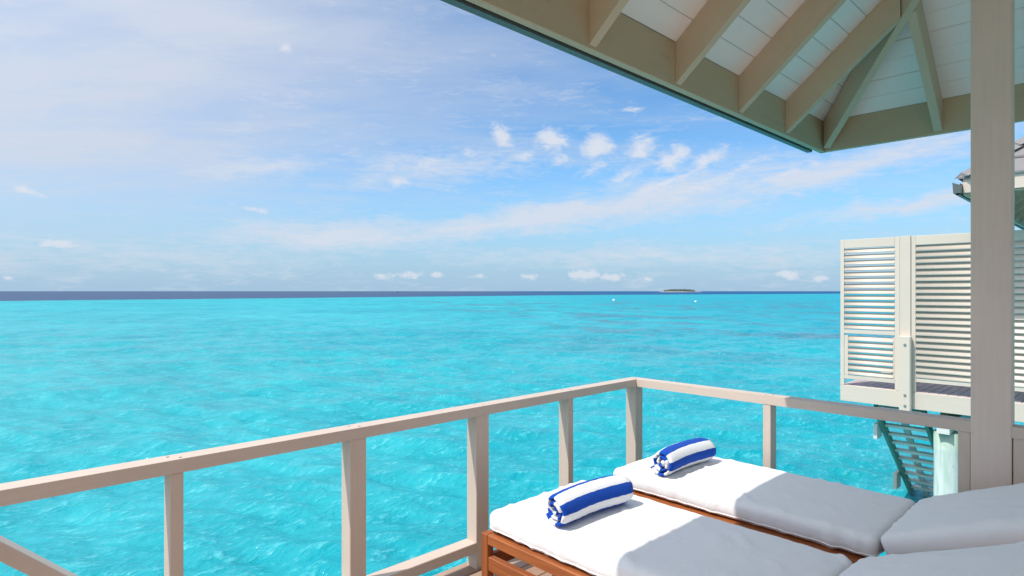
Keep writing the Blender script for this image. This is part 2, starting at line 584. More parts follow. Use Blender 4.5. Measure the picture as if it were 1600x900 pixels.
def box_mesh(l, w, h, mat, bev):
    key = (round(l, 4), round(w, 4), round(h, 4), mat, round(bev, 4))
    if key in _boxes:
        return _boxes[key]
    bm = bmesh.new()
    bmesh.ops.create_cube(bm, size=1.0)
    bmesh.ops.scale(bm, vec=(l, w, h), verts=bm.verts)
    if bev > 0:
        bmesh.ops.bevel(bm, geom=list(bm.edges), offset=bev, segments=1, affect='EDGES', profile=0.5)
    me = bpy.data.meshes.new(mat + '_piece')
    bm.to_mesh(me)
    bm.free()
    me.materials.append(M[mat])
    _boxes[key] = me
    return me


def bar(name, parent, p0, p1, w, h, mat, up=(0, 0, 1), bev=0.003):
    """a squared timber from p0 to p1: w across, h along 'up'"""
    p0 = Vector(p0); p1 = Vector(p1)
    d = p1 - p0
    L = d.length
    x = d.normalized()
    u = Vector(up)
    if abs(x.dot(u)) > 0.98:
        u = Vector((1, 0, 0))
    y = u.cross(x).normalized()
    z = x.cross(y)
    o = bpy.data.objects.new(name, box_mesh(L, w, h, mat, bev))
    o.location = (p0 + p1) / 2 - oloc(parent)
    rot = Matrix((x, y, z)).transposed()
    o.rotation_mode = 'QUATERNION'
    o.rotation_quaternion = rot.to_quaternion()
    return link(o, parent)


def mesh_obj(name, parent, verts, faces, mat, smooth=False, mats=None):
    base = oloc(parent)
    me = bpy.data.meshes.new(name)
    me.from_pydata([tuple(Vector(v) - base) for v in verts], [], faces)
    for mm in (mats or [mat]):
        me.materials.append(M[mm])
    if smooth:
        me.polygons.foreach_set('use_smooth', [True] * len(me.polygons))
    me.update()
    o = bpy.data.objects.new(name, me)
    return link(o, parent)


HEX_F = [(0, 3, 2, 1), (4, 5, 6, 7), (0, 1, 5, 4), (1, 2, 6, 5), (2, 3, 7, 6), (3, 0, 4, 7)]


def hexa(name, parent, pts, mat):
    """eight corners: four below, the same four above. Placed at its own centre, local X along its longest edge"""
    pts = [Vector(p) for p in pts]
    c = sum(pts, Vector()) / 8.0
    e = max(((pts[1] - pts[0]), (pts[3] - pts[0])), key=lambda q: q.length)
    x = e.normalized()
    z = Vector((0, 0, 1))
    y = z.cross(x)
    y = y.normalized() if y.length > 1e-4 else Vector((0, 1, 0))
    z = x.cross(y)
    rot = Matrix((x, y, z)).transposed()
    inv = rot.transposed()
    bm = bmesh.new()
    vv = [bm.verts.new(inv @ (p - c)) for p in pts]
    for f in HEX_F:
        bm.faces.new([vv[i] for i in f])
    bmesh.ops.recalc_face_normals(bm, faces=bm.faces)
    me = bpy.data.meshes.new(name)
    bm.to_mesh(me)
    bm.free()
    me.materials.append(M[mat])
    o = bpy.data.objects.new(name, me)
    o.location = c - oloc(parent)
    o.rotation_mode = 'QUATERNION'
    o.rotation_quaternion = rot.to_quaternion()
    return link(o, parent)


def disc_bolt(parent, p, r=0.018):
    bm = bmesh.new()
    bmesh.ops.create_cone(bm, cap_ends=True, segments=10, radius1=r, radius2=r * 0.8, depth=0.014)
    me = bpy.data.meshes.new('bolt')
    bm.to_mesh(me); bm.free()
    me.materials.append(M['bolt'])
    o = bpy.data.objects.new('bolt', me)
    o.location = Vector(p) - oloc(parent)
    o.rotation_euler = (0, R(-90), 0)
    return link(o, parent)


# ================================================================== SEA
def build_sea():
    # fan of rings round the villa, fine towards the lagoon, coarse elsewhere
    a_f = np.linspace(VIEW - R(62), VIEW + R(62), 1150)
    a_c = np.linspace(VIEW + R(62), VIEW + R(298), 90)[1:-1]
    ang = np.concatenate([a_f, a_c])
    r_in = np.linspace(0.0, 6.5, 8)[1:]
    r_mid = 6.5 * (1.0068 ** np.arange(1, 590))
    r_out = np.geomspace(r_mid[-1] * 1.03, 90000.0, 60)
    rad = np.concatenate([r_in, r_mid, r_out])
    nA, nR = len(ang), len(rad)
    A, RR = np.meshgrid(ang, rad)
    x = RR * np.cos(A); y = RR * np.sin(A)
    cell = np.maximum(RR * (a_f[1] - a_f[0]), RR * 0.0068)
    rng = np.random.RandomState(3)
    h = np.zeros_like(x)
    wind = R(228)
    for i in range(46):
        lam = 0.45 * (9.0 / 0.45) ** (i / 45.0)
        th = wind + rng.normal(0, 0.55)
        kx, ky = 2 * math.pi / lam * math.cos(th), 2 * math.pi / lam * math.sin(th)
        amp = 0.0068 * lam ** 0.75
        fade = np.clip((lam / (cell * 3.5) - 0.6) / 0.8, 0, 1)
        ph = kx * x + ky * y + rng.uniform(0, 6.28) + 0.6 * np.sin(0.11 * x * math.sin(th) - 0.11 * y * math.cos(th) + i)
        h += amp * fade * (np.sin(ph) + 0.25 * np.cos(2 * ph))
    co = np.empty((nA * nR + 1, 3), np.float32)
    co[:-1, 0] = x.ravel(); co[:-1, 1] = y.ravel(); co[:-1, 2] = h.ravel()
    co[-1] = (0, 0, 0)
    i, j = np.meshgrid(np.arange(nR - 1), np.arange(nA), indexing='ij')
    j2 = (j + 1) % nA
    q = np.stack([i * nA + j, (i + 1) * nA + j, (i + 1) * nA + j2, i * nA + j2], -1).reshape(-1, 4)
    jj = np.arange(nA)
    tri = np.stack([np.full(nA, nA * nR), jj, (jj + 1) % nA], -1)
    me = bpy.data.meshes.new('sea')
    nq, ntri = len(q), len(tri)
    me.vertices.add(len(co)); me.vertices.foreach_set('co', co.ravel())
    me.loops.add(nq * 4 + ntri * 3)
    me.loops.foreach_set('vertex_index', np.concatenate([q.ravel(), tri.ravel()]).astype(np.int32))
    me.polygons.add(nq + ntri)
    st = np.concatenate([np.arange(nq) * 4, nq * 4 + np.arange(ntri) * 3]).astype(np.int32)
    me.polygons.foreach_set('loop_start', st)
    me.polygons.foreach_set('use_smooth', np.ones(nq + ntri, bool))
    me.update(calc_edges=True)
    me.materials.append(M['sea'])
    structure('sea', 'turquoise lagoon water reaching to the horizon', (0, 0, SEA_Z), me)


build_sea()

# ================================================================== OUR DECK
RX, RY = 3.895, 2.708           # centre lines of the two railings
deck = structure('deck', 'weathered brown timber veranda deck', (1.0, 0.0, 0.0))
y = 2.78
k = 0
while y > -6.4:  # boards run on unseen behind the camera, added to bounce sunlight
    off = 0.0
    # two lengths of board, staggered
    j = (0.9, 2.9, 1.9)[k % 3]
    bar('plank', deck, (-6.0, y - 0.068, -0.014), (j - 0.002, y - 0.068, -0.014), 0.134, 0.028, 'deck')
    bar('plank', deck, (j + 0.002, y - 0.068, -0.014), (3.97, y - 0.068, -0.014), 0.134, 0.028, 'deck')
    y -= 0.14
    k += 1
for x in (-5.8, -5.0, -4.2, -3.4, -2.6, -1.8, -1.0, -0.2, 0.6, 1.4, 2.2, 3.0, 3.8):
    bar('joist', deck, (x, -6.4, -0.115), (x, 2.72, -0.115), 0.06, 0.17, 'joist')
bar('edge_board', deck, (-6.0, 2.745, -0.13), (3.93, 2.745, -0.13), 0.03, 0.2, 'rail')
bar('edge_board', deck, (3.945, -6.4, -0.13), (3.945, 2.76, -0.13), 0.03, 0.2, 'rail')


def pile(parent, x, y, r=0.19, top=-0.62, bottom=-3.6):
    segs, rows = 24, 10
    vs_, fs = [], []
    for i in range(rows + 1):
        z = bottom + (top - bottom) * i / rows
        rr = r * (1.0 + 0.012 * math.sin(i * 2.1))
        for s in range(segs):
            a = 2 * math.pi * s / segs
            vs_.append((x + rr * math.cos(a), y + rr * math.sin(a), z))
    for i in range(rows):
        for s in range(segs):
            s2 = (s + 1) % segs
            fs.append((i * segs + s, i * segs + s2, (i + 1) * segs + s2, (i + 1) * segs + s))
    fs.append(tuple(rows * segs + s for s in range(segs)))
    o = mesh_obj('pile', parent, vs_, fs, 'pile', smooth=False)
    me = o.data
    c = Vector((x, y, -1.5)) - oloc(parent)
    for v in me.vertices:
        v.co -= c
    o.location = c
    for p in me.polygons:
        p.use_smooth = len(p.vertices) == 4
    return o


for (x, y) in ((3.5, 2.3), (3.5, -0.6), (0.4, 2.3), (0.4, -0.6)):
    pile(deck, x, y, 0.17, -0.36)
    bar('pile_cap', deck, (x - 0.3, y, -0.28), (x + 0.3, y, -0.28), 0.2, 0.156, 'joist')

# ================================================================== RAILING
rail = thing('deck_railing', 'beige painted wooden railing running round the corner of the deck', 'railing', (RX, RY, 0))
TOPZ = 0.945
RH = 0.055
# hand rails: mitred at the corner
wi, wo = 0.048, 0.048
L0 = -0.18
hexa('top_rail', rail, [(L0, RY - wi, TOPZ - RH), (RX - wi, RY - wi, TOPZ - RH), (RX + wo, RY + wo, TOPZ - RH), (L0, RY + wo, TOPZ - RH),
                        (L0, RY - wi, TOPZ), (RX - wi, RY - wi, TOPZ), (RX + wo, RY + wo, TOPZ), (L0, RY + wo, TOPZ)], 'rail')
hexa('top_rail', rail, [(RX - wi, -2.6, TOPZ - RH), (RX + wo, -2.6, TOPZ - RH), (RX + wo, RY + wo - 0.0015, TOPZ - RH), (RX - wi, RY - wi - 0.0015, TOPZ - RH),
                        (RX - wi, -2.6, TOPZ), (RX + wo, -2.6, TOPZ), (RX + wo, RY + wo - 0.0015, TOPZ), (RX - wi, RY - wi - 0.0015, TOPZ)], 'rail')
for (x, w) in ((-0.13, 0.09), (0.68, 0.05), (1.488, 0.09), (2.30, 0.098), (3.09, 0.052)):
    bar('post', rail, (x, RY, -0.2), (x, RY, TOPZ - RH), 0.088, w, 'rail', up=(1, 0, 0))
bar('post', rail, (RX - 0.004, RY, -0.2), (RX - 0.004, RY, TOPZ - RH), 0.09, 0.094, 'rail', up=(1, 0, 0))
for (y, w) in ((1.66, 0.05), (0.631, 0.053), (0.334, 0.20), (-0.6, 0.05), (-1.4, 0.09)):
    bar('post', rail, (RX, y, -0.2), (RX, y, TOPZ - RH), w, 0.09, 'rail', up=(1, 0, 0))
# bottom rails between the stout posts
for (a, b) in ((-0.085, 0.655), (0.705, 1.443), (1.533, 2.251)):
    bar('bottom_rail', rail, (a, RY, 0.125), (b, RY, 0.125), 0.088, 0.06, 'rail')

# screw heads sunk in the hand rails above the posts
scr = box_mesh(0.011, 0.011, 0.003, 'bolt', 0.0009)
for (x, y) in [(xx + dx, RY + dy) for xx in (-0.13, 0.68, 1.488, 2.30, 3.09) for dx, dy in ((-0.018, 0.018), (0.018, -0.02))] + [(RX + dx, yy + dy) for yy in (1.66, -0.6, -1.4) for dx, dy in ((-0.02, 0.015), (0.02, -0.015))] + [(RX - 0.02, RY - 0.03), (RX + 0.015, RY + 0.02)]:
    o = bpy.data.objects.new('screw', scr)
    o.location = Vector((x, y, TOPZ + 0.0005)) - oloc(rail)
    o.rotation_euler = (0, 0, x * 5)
    link(o, rail)

# ================================================================== VERANDA POST
PX = 3.845
post = thing('veranda_post', 'tall square greige post rising beside the loungers to the roof', 'post', (PX + 0.05, 0.52, 0))
bar('shaft', post, (PX + 0.05, 0.5205, -0.2), (PX + 0.05, 0.5205, 3.6), 0.165, 0.10, 'post', up=(1, 0, 0), bev=0.004)


# ================================================================== UNSEEN VILLA ROOM, ADDED TO BOUNCE WARM LIGHT
villa = thing('bounce_villa_room', 'unseen cream boarded villa room behind the deck, added to bounce light under the roof', 'building', (0.0, -6.2, 0.0))
for i in range(17):
    z = 0.08 + i * 0.16
    if z < 2.2:
        for (a, b) in ((-6.0, -1.6), (1.6, 4.2)):
            bar('wall_board', villa, (a, -6.2, z), (b, -6.2, z), 0.05, 0.155, 'cream')
    else:
        bar('wall_board', villa, (-6.0, -6.2, z), (4.2, -6.2, z), 0.05, 0.155, 'cream')
for (a, b) in ((-1.595, -0.005), (0.005, 1.595)):
    for zz in (0.05, 2.13):
        bar('door_rail', villa, (a, -6.2, zz), (b, -6.2, zz), 0.05, 0.09, 'white_paint')
    for xx in (a + 0.045, b - 0.045):
        bar('door_stile', villa, (xx, -6.2, 0.097), (xx, -6.2, 2.083), 0.05, 0.088, 'white_paint', up=(1, 0, 0))
    bar('door_panel', villa, (a + 0.091, -6.21, 1.09), (b - 0.091, -6.21, 1.09), 0.02, 1.98, 'cream')

# ================================================================== HIP ROOFS
def hip_roof(name, label, x0, x1, y0, y1, ze, pitch, rafters, gutter_ends, fascia_mat='fascia', fas_out=None, board=0.14):
    T = math.tan(pitch)
    root = thing(name, label, 'roof', ((x0 + x1) / 2, (y0 + y1) / 2, ze))
    FH = 0.25                      # clear height of the inner fascia
    FT = 0.045                     # its thickness
    half = min(x1 - x0, y1 - y0) / 2 - 0.02
    ceil0 = ze + FH

    def pt(side, t, p, dz):
        z = ceil0 + (p - FT) * T + dz
        if side == 'y1':
            return (t, y1 - p, z)
        if side == 'y0':
            return (t, y0 + p, z)
        if side == 'x1':
            return (x1 - p, t, z)
        return (x0 + p, t, z)

    rng = {'y1': (x0, x1), 'y0': (x0, x1), 'x1': (y0, y1), 'x0': (y0, y1)}

    def slab(nm, side, pa, pb, d0, d1, d2, d3, mat, inset=0.0):
        ta, tb = rng[side]
        q = [(ta + pa + inset, pa), (tb - pa - inset, pa), (tb - pb - inset, pb), (ta + pb + inset, pb)]
        low = [pt(side, q[0][0], q[0][1], d0), pt(side, q[1][0], q[1][1], d0), pt(side, q[2][0], q[2][1], d1), pt(side, q[3][0], q[3][1], d1)]
        top = [pt(side, q[0][0], q[0][1], d2), pt(side, q[1][0], q[1][1], d2), pt(side, q[2][0], q[2][1], d3), pt(side, q[3][0], q[3][1], d3)]
        return hexa(nm, root, low + top, mat)

    bw = board * math.cos(pitch)
    for side in ('y1', 'x1', 'y0', 'x0'):
        p = FT + 0.001
        while p + bw < half:
            dj = random.uniform(-0.0015, 0.0015)
            slab('ceiling_board', side, p, p + bw - 0.0045, dj, dj, 0.02, 0.02, 'board', 0.004)
            p += bw
        # shingle courses lapped over the boards
        p = -0.05
        ce = 0.30
        while p + ce < half + 0.02:
            slab('shingle_course', side, p, p + ce, 0.055, 0.03, 0.082, 0.045, 'shingle')
            p += ce
        # fascia
        f0, f1 = rng[side]
        if side in ('y1', 'y0'):
            yy = y1 - FT / 2 if side == 'y1' else y0 + FT / 2
            bar('fascia', root, (f0, yy, ze + 0.125), (f1, yy, ze + 0.125), FT, 0.25, fascia_mat, bev=0.003)
        else:
            xx = x1 - FT / 2 if side == 'x1' else x0 + FT / 2
            bar('fascia', root, (xx, f0 + FT + 0.001, ze + 0.126), (xx, f1 - FT - 0.001, ze + 0.126), FT, 0.25, fascia_mat, bev=0.003)
            if fas_out and side == fas_out:
                s = 1 if side == 'x1' else -1
                xo = x1 if side == 'x1' else x0
                bar('outer_fascia', root, (xo + s * 0.012, f0, ze + 0.135), (xo + s * 0.012, f1, ze + 0.135), 0.02, 0.21, 'screen', bev=0.002)
    # common and jack rafters
    for side, ts in rafters.items():
        ta, tb = rng[side]
        for tt in ts:
            pe = min(half, tt - ta - 0.03, tb - tt - 0.03)
            if pe < 0.2:
                continue
            w = 0.026
            a, b = FT + 0.001, pe
            low = [pt(side, tt - w, a, -FH + 0.015), pt(side, tt + w, a, -FH + 0.015), pt(side, tt + w, b, -FH + 0.015), pt(side, tt - w, b, -FH + 0.015)]
            top = [pt(side, tt - w, a, -0.004), pt(side, tt + w, a, -0.004), pt(side, tt + w, b, -0.004), pt(side, tt - w, b, -0.004)]
            hexa('rafter', root, low + top, 'rafter')
    # hip rafters
    w = 0.026 * math.sqrt(0.5)
    for cx, sx in ((x0, 1), (x1, -1)):
        for cy, sy in ((y0, 1), (y1, -1)):
            def hp(p, o, dz):
                return (cx + sx * p + sx * o, cy + sy * p - sy * o, ceil0 + (p - FT) * T + dz)
            a, b = FT + 0.03, half
            dlo, dhi = -FH - 0.005, -0.035
            hexa('hip_rafter', root, [hp(a, -w, dlo), hp(a, w, dlo), hp(b, w, dlo), hp(b, -w, dlo),
                                      hp(a, -w, dhi), hp(a, w, dhi), hp(b, w, dhi), hp(b, -w, dhi)], 'rafter')
            # shingle cap along the hip
            def hc(p, o, dz):
                return (cx + sx * p + sx * o, cy + sy * p - sy * o, ceil0 + (p - FT) * T + dz)
            p = -0.02
            while p + 0.25 < half:
                v = [hc(p, -0.1, 0.055), hc(p, 0, 0.125), hc(p, 0.1, 0.055), hc(p + 0.27, -0.1, 0.025), hc(p + 0.27, 0, 0.095), hc(p + 0.27, 0.1, 0.025)]
                mesh_obj('hip_cap', root, v, [(0, 1, 4, 3), (1, 2, 5, 4), (0, 3, 5, 2), (0, 2, 1), (3, 4, 5)], 'shingle')
                p += 0.25
    # box gutter along the lagoon eave
    g0, g1 = gutter_ends
    yg = y1 + 0.004
    prof = [(0.0, 0.02), (0.0, 0.15), (0.01, 0.15), (0.01, 0.035), (0.075, 0.035), (0.085, 0.17), (0.095, 0.17), (0.085, 0.02), (0.055, 0.02), (0.055, -0.005), (0.015, -0.005), (0.015, 0.02)]
    n = len(prof)
    vs_ = [(g0, yg + a, ze + b) for a, b in prof] + [(g1, yg + a, ze + b) for a, b in prof]
    fs = [(i, (i + 1) % n, n + (i + 1) % n, n + i) for i in range(n)]
    # end plates
    e = [(0.0, 0.02), (0.085, 0.02), (0.095, 0.17), (0.0, 0.13)]
    for gx in (g0, g1):
        base = len(vs_)
        dx = 0.002 if gx == g1 else -0.002
        vs_ += [(gx + dx, yg + a, ze + b) for a, b in e]
        fs.append((base, base + 1, base + 2, base + 3))
    mesh_obj('gutter', root, vs_, fs, 'gutter')
    return root


EX, EY, EZ = 5.34, 1.85, 2.776
hip_roof('veranda_roof', 'open hip roof over the loungers with olive rafters and white boarded ceiling',
         0.2, EX, -2.15, EY, EZ, R(40),  # unseen eaves drawn in so the sunlit deck brightens the ceiling
         {'y1': [2.25 - 0.765 * i for i in (2, 1)] + [2.25, 3.02, 3.79, 4.535],
          'x1': [1.02, 0.25, -0.52, -1.29],
          'y0': [0.7, 1.5, 2.3, 3.1, 3.9, 4.6], 'x0': [1.0, 0.2, -0.6, -1.4]},
         (0.2, EX - 0.13))

# ================================================================== LOUNGERS
def lounger(name, label, xa, xb, ya, hinge, tilt, group):
    root = thing(name, label, 'sun lounger', ((xa + xb) / 2, hinge, 0), group)
    zt = 0.425
    L = 0.045
    yh = -0.02                      # head end of the side rails
    for x in (xa + L / 2, xb - L / 2):
        for yy in (ya - L / 2, 0.15):
            bar('leg', root, (x, yy, 0.001), (x, yy, zt - 0.001), L, L, 'teak', up=(1, 0, 0), bev=0.004)
    for x in (xa + L / 2, xb - L / 2):
        sx = 0.035 if x < (xa + xb) / 2 else -0.035
        bar('side_rail', root, (x + sx, yh, zt - 0.026), (x + sx, ya - L - 0.001, zt - 0.026), 0.112, 0.05, 'teak', bev=0.004)
        bar('lower_rail', root, (x, yh + 0.2, zt - 0.145), (x, ya - L - 0.001, zt - 0.145), 0.036, 0.07, 'teak', bev=0.004)
        bar('side_panel', root, (x, yh + 0.2, zt - 0.081), (x, ya - 0.47, zt - 0.081), 0.032, 0.056, 'teak', bev=0.002)
    bar('end_rail', root, (xa + L + 0.001, ya - L / 2, zt - 0.026), (xb - L - 0.001, ya - L / 2, zt - 0.026), 0.04, 0.05, 'teak', bev=0.004)
    bar('end_rail', root, (xa + L + 0.001, ya - L / 2, zt - 0.145), (xb - L - 0.001, ya - L / 2, zt - 0.145), 0.036, 0.07, 'teak', bev=0.004)
    y = ya - 0.12
    while y > hinge + 0.04:
        bar('slat', root, (xa + 0.116, y, zt - 0.014), (xb - 0.116, y, zt - 0.014), 0.06, 0.018, 'teak')
        y -= 0.085
    # raised back
    dy, dz = -math.cos(tilt), math.sin(tilt)
    for x in (xa + L + 0.025, xb - L - 0.025):
        bar('back_rail', root, (x, hinge, zt - 0.02), (x, hinge + dy * 0.75, zt - 0.02 + dz * 0.75), 0.035, 0.04, 'teak')
    s = 0.08
    while s < 0.74:
        bar('back_slat', root, (xa + L + 0.05, hinge + dy * s, zt - 0.012 + dz * s), (xb - L - 0.05, hinge + dy * s, zt - 0.012 + dz * s), 0.06, 0.018, 'teak', up=(0, dz, -dy))
        s += 0.085
    return root


def pad(name, parent, center, size, rot_x, seed, r=0.032, puff=0.010, crown_end=0.0):
    """soft foam pad: rounded block with a seam, crown and creases"""
    lx, ly, lz = size
    nx, ny, nz = 40, int(40 * ly / lx), 9
    bm = bmesh.new()
    hx, hy, hz = lx / 2, ly / 2, lz / 2
    verts = {}

    def deform(p):
        c = Vector((max(-hx + r, min(hx - r, p.x)), max(-hy + r, min(hy - r, p.y)), max(-hz + r, min(hz - r, p.z))))
        dlt = p - c
        if dlt.length > 1e-6:
            nrm = dlt.normalized()
            q = c + nrm * r
        else:
            nrm = Vector((0, 0, 1)); q = p.copy()
        u, v = q.x / hx, q.y / hy
        # crown of the filling
        if q.z > 0:
            q.z += puff * (1 - u ** 4) * (1 - v ** 6)
        # slight bow of the sides
        q.x += 0.008 * math.copysign(1, q.x) * (1 - (q.z / hz) ** 2) * abs(u) ** 3
        # creases
        s = Vector((q.x, q.y, q.z))
        cr = mnoise.noise(Vector((s.x * 5 + seed, s.y * 5, s.z * 9))) * 0.003
        side = max(abs(u) ** 8, abs(v) ** 8)
        cr += side * mnoise.noise(Vector((s.x * 24 + seed, s.y * 24, s.z * 10))) * 0.005
        cr += mnoise.noise(Vector((s.x * 3 + seed * 2, s.y * 2.0, 1.7))) * 0.005
        # diagonal drag lines in the cloth
        ln = mnoise.noise(Vector(((s.x + s.y) * 4 + seed, (s.x - s.y) * 20, 3.1)))
        cr += max(0, ln - 0.15) * 0.014
        return q + nrm * cr, nrm

    def vert(i, j, k):
        key = (i, j, k)
        if key in verts:
            return verts[key]
        # finer steps near the edges
        def e(q, n):
            u = 2.0 * q / n - 1.0
            return math.copysign(1 - (1 - abs(u)) ** 1.5, u)
        q, _ = deform(Vector((e(i, nx) * hx, e(j, ny) * hy, e(k, nz) * hz)))
        verts[key] = bm.verts.new(q)
        return verts[key]

    def face(a, b, c, d):
        bm.faces.new((a, b, c, d))
    for i in range(nx):
        for j in range(ny):
            face(vert(i, j, nz), vert(i + 1, j, nz), vert(i + 1, j + 1, nz), vert(i, j + 1, nz))
            face(vert(i, j, 0), vert(i, j + 1, 0), vert(i + 1, j + 1, 0), vert(i + 1, j, 0))
    for i in range(nx):
        for k in range(nz):
            face(vert(i, 0, k), vert(i + 1, 0, k), vert(i + 1, 0, k + 1), vert(i, 0, k + 1))
            face(vert(i, ny, k), vert(i, ny, k + 1), vert(i + 1, ny, k + 1), vert(i + 1, ny, k))
    for j in range(ny):
        for k in range(nz):
            face(vert(0, j, k), vert(0, j, k + 1), vert(0, j + 1, k + 1), vert(0, j + 1, k))
            face(vert(nx, j, k), vert(nx, j + 1, k), vert(nx, j + 1, k + 1), vert(nx, j, k + 1))
    bmesh.ops.recalc_face_normals(bm, faces=bm.faces)
    me = bpy.data.meshes.new(name)
    bm.to_mesh(me); bm.free()
    me.materials.append(M['canvas'])
    me.polygons.foreach_set('use_smooth', [True] * len(me.polygons))
    o = bpy.data.objects.new(name, me)
    o.location = Vector(center) - oloc(parent)
    o.rotation_euler = (rot_x, 0, 0)
    link(o, parent)
    # piping sewn round the pad, above and below
    for zp in (-hz + 0.02,):
        path = []
        for (ax, ay), (bx, by) in (((-1, -1), (1, -1)), ((1, -1), (1, 1)), ((1, 1), (-1, 1)), ((-1, 1), (-1, -1))):
            n = 60
            for q in range(n):
                f = q / n
                pnt, nr = deform(Vector(((ax + (bx - ax) * f) * hx, (ay + (by - ay) * f) * hy, zp)))
                path.append((pnt, nr))
        pv, pf = [], []
        m_ = 6
        for pnt, nr in path:
            n2 = Vector((0, 0, 1))
            nh = Vector((nr.x, nr.y, 0)).normalized()
            for q in range(m_):
                a_ = 2 * math.pi * q / m_
                pv.append(tuple(pnt + nh * (0.0035 * math.cos(a_) + 0.001) + n2 * 0.0035 * math.sin(a_)))
        N_ = len(path)
        for i_ in range(N_):
            for q in range(m_):
                pf.append((i_ * m_ + q, ((i_ + 1) % N_) * m_ + q, ((i_ + 1) % N_) * m_ + (q + 1) % m_, i_ * m_ + (q + 1) % m_))
        pm = bpy.data.meshes.new('piping')
        pm.from_pydata(pv, [], pf)
        pm.materials.append(M['canvas'])
        pm.polygons.foreach_set('use_smooth', [True] * len(pm.polygons))
        link(bpy.data.objects.new('piping', pm), o)
    return o


def mattress(label, xa, xb, ya, hinge, tilt, seed, group):
    root = thing('lounger_mattress', label, 'mattress', ((xa + xb) / 2, hinge, 0.427), group)
    z0 = 0.428
    T = 0.105
    pad('seat_pad', root, ((xa + xb) / 2, (ya + hinge) / 2, z0 + T / 2), (xb - xa, ya - hinge, T), 0.0, seed)
    Lb = 0.78
    dy, dz = -math.cos(tilt), math.sin(tilt)
    ny, nz = math.sin(tilt), math.cos(tilt)
    s = Lb / 2 + 0.005
    hgt = T / 2 + 0.012
    c = (((xa + xb) / 2), hinge + dy * s + ny * hgt - 0.042, z0 + dz * s + nz * hgt)
    pad('back_pad', root, c, (xb - xa + 0.01, Lb, T + 0.005), -tilt, seed + 3.3, r=0.036, puff=0.010)
    # cloth tie at the fold
    tx, ty, tz = xa + 0.01, hinge + 0.005, z0 + 0.02
    mesh_obj('tie', root, [(tx, ty, tz), (tx - 0.035, ty + 0.02, tz - 0.012), (tx - 0.032, ty + 0.032, tz - 0.010), (tx + 0.002, ty + 0.012, tz + 0.002),
                           (tx, ty, tz + 0.004), (tx - 0.035, ty + 0.02, tz - 0.008), (tx - 0.032, ty + 0.032, tz - 0.006), (tx + 0.002, ty + 0.012, tz + 0.006)],
             HEX_F, 'tie')
    return root


HINGE = 0.80
TILT = R(23)
lounger('sun_lounger', 'teak slatted sun lounger nearer the viewer, its foot corner showing two rails', 1.935, 2.715, 2.255, HINGE, TILT, 'teak sun loungers')
lounger('sun_lounger', 'teak sun lounger farther off beside the railing, mostly hidden under its mattress', 2.92, 3.70, 2.255, HINGE, TILT, 'teak sun loungers')
mattress('white mattress on the nearer teak lounger, roof shadow across its middle', 1.965, 2.69, 2.235, HINGE, TILT, 1.0, 'white lounger mattresses')
mattress('white mattress on the farther lounger next to the railing and veranda post', 2.975, 3.69, 2.235, HINGE, TILT, 9.0, 'white lounger mattresses')


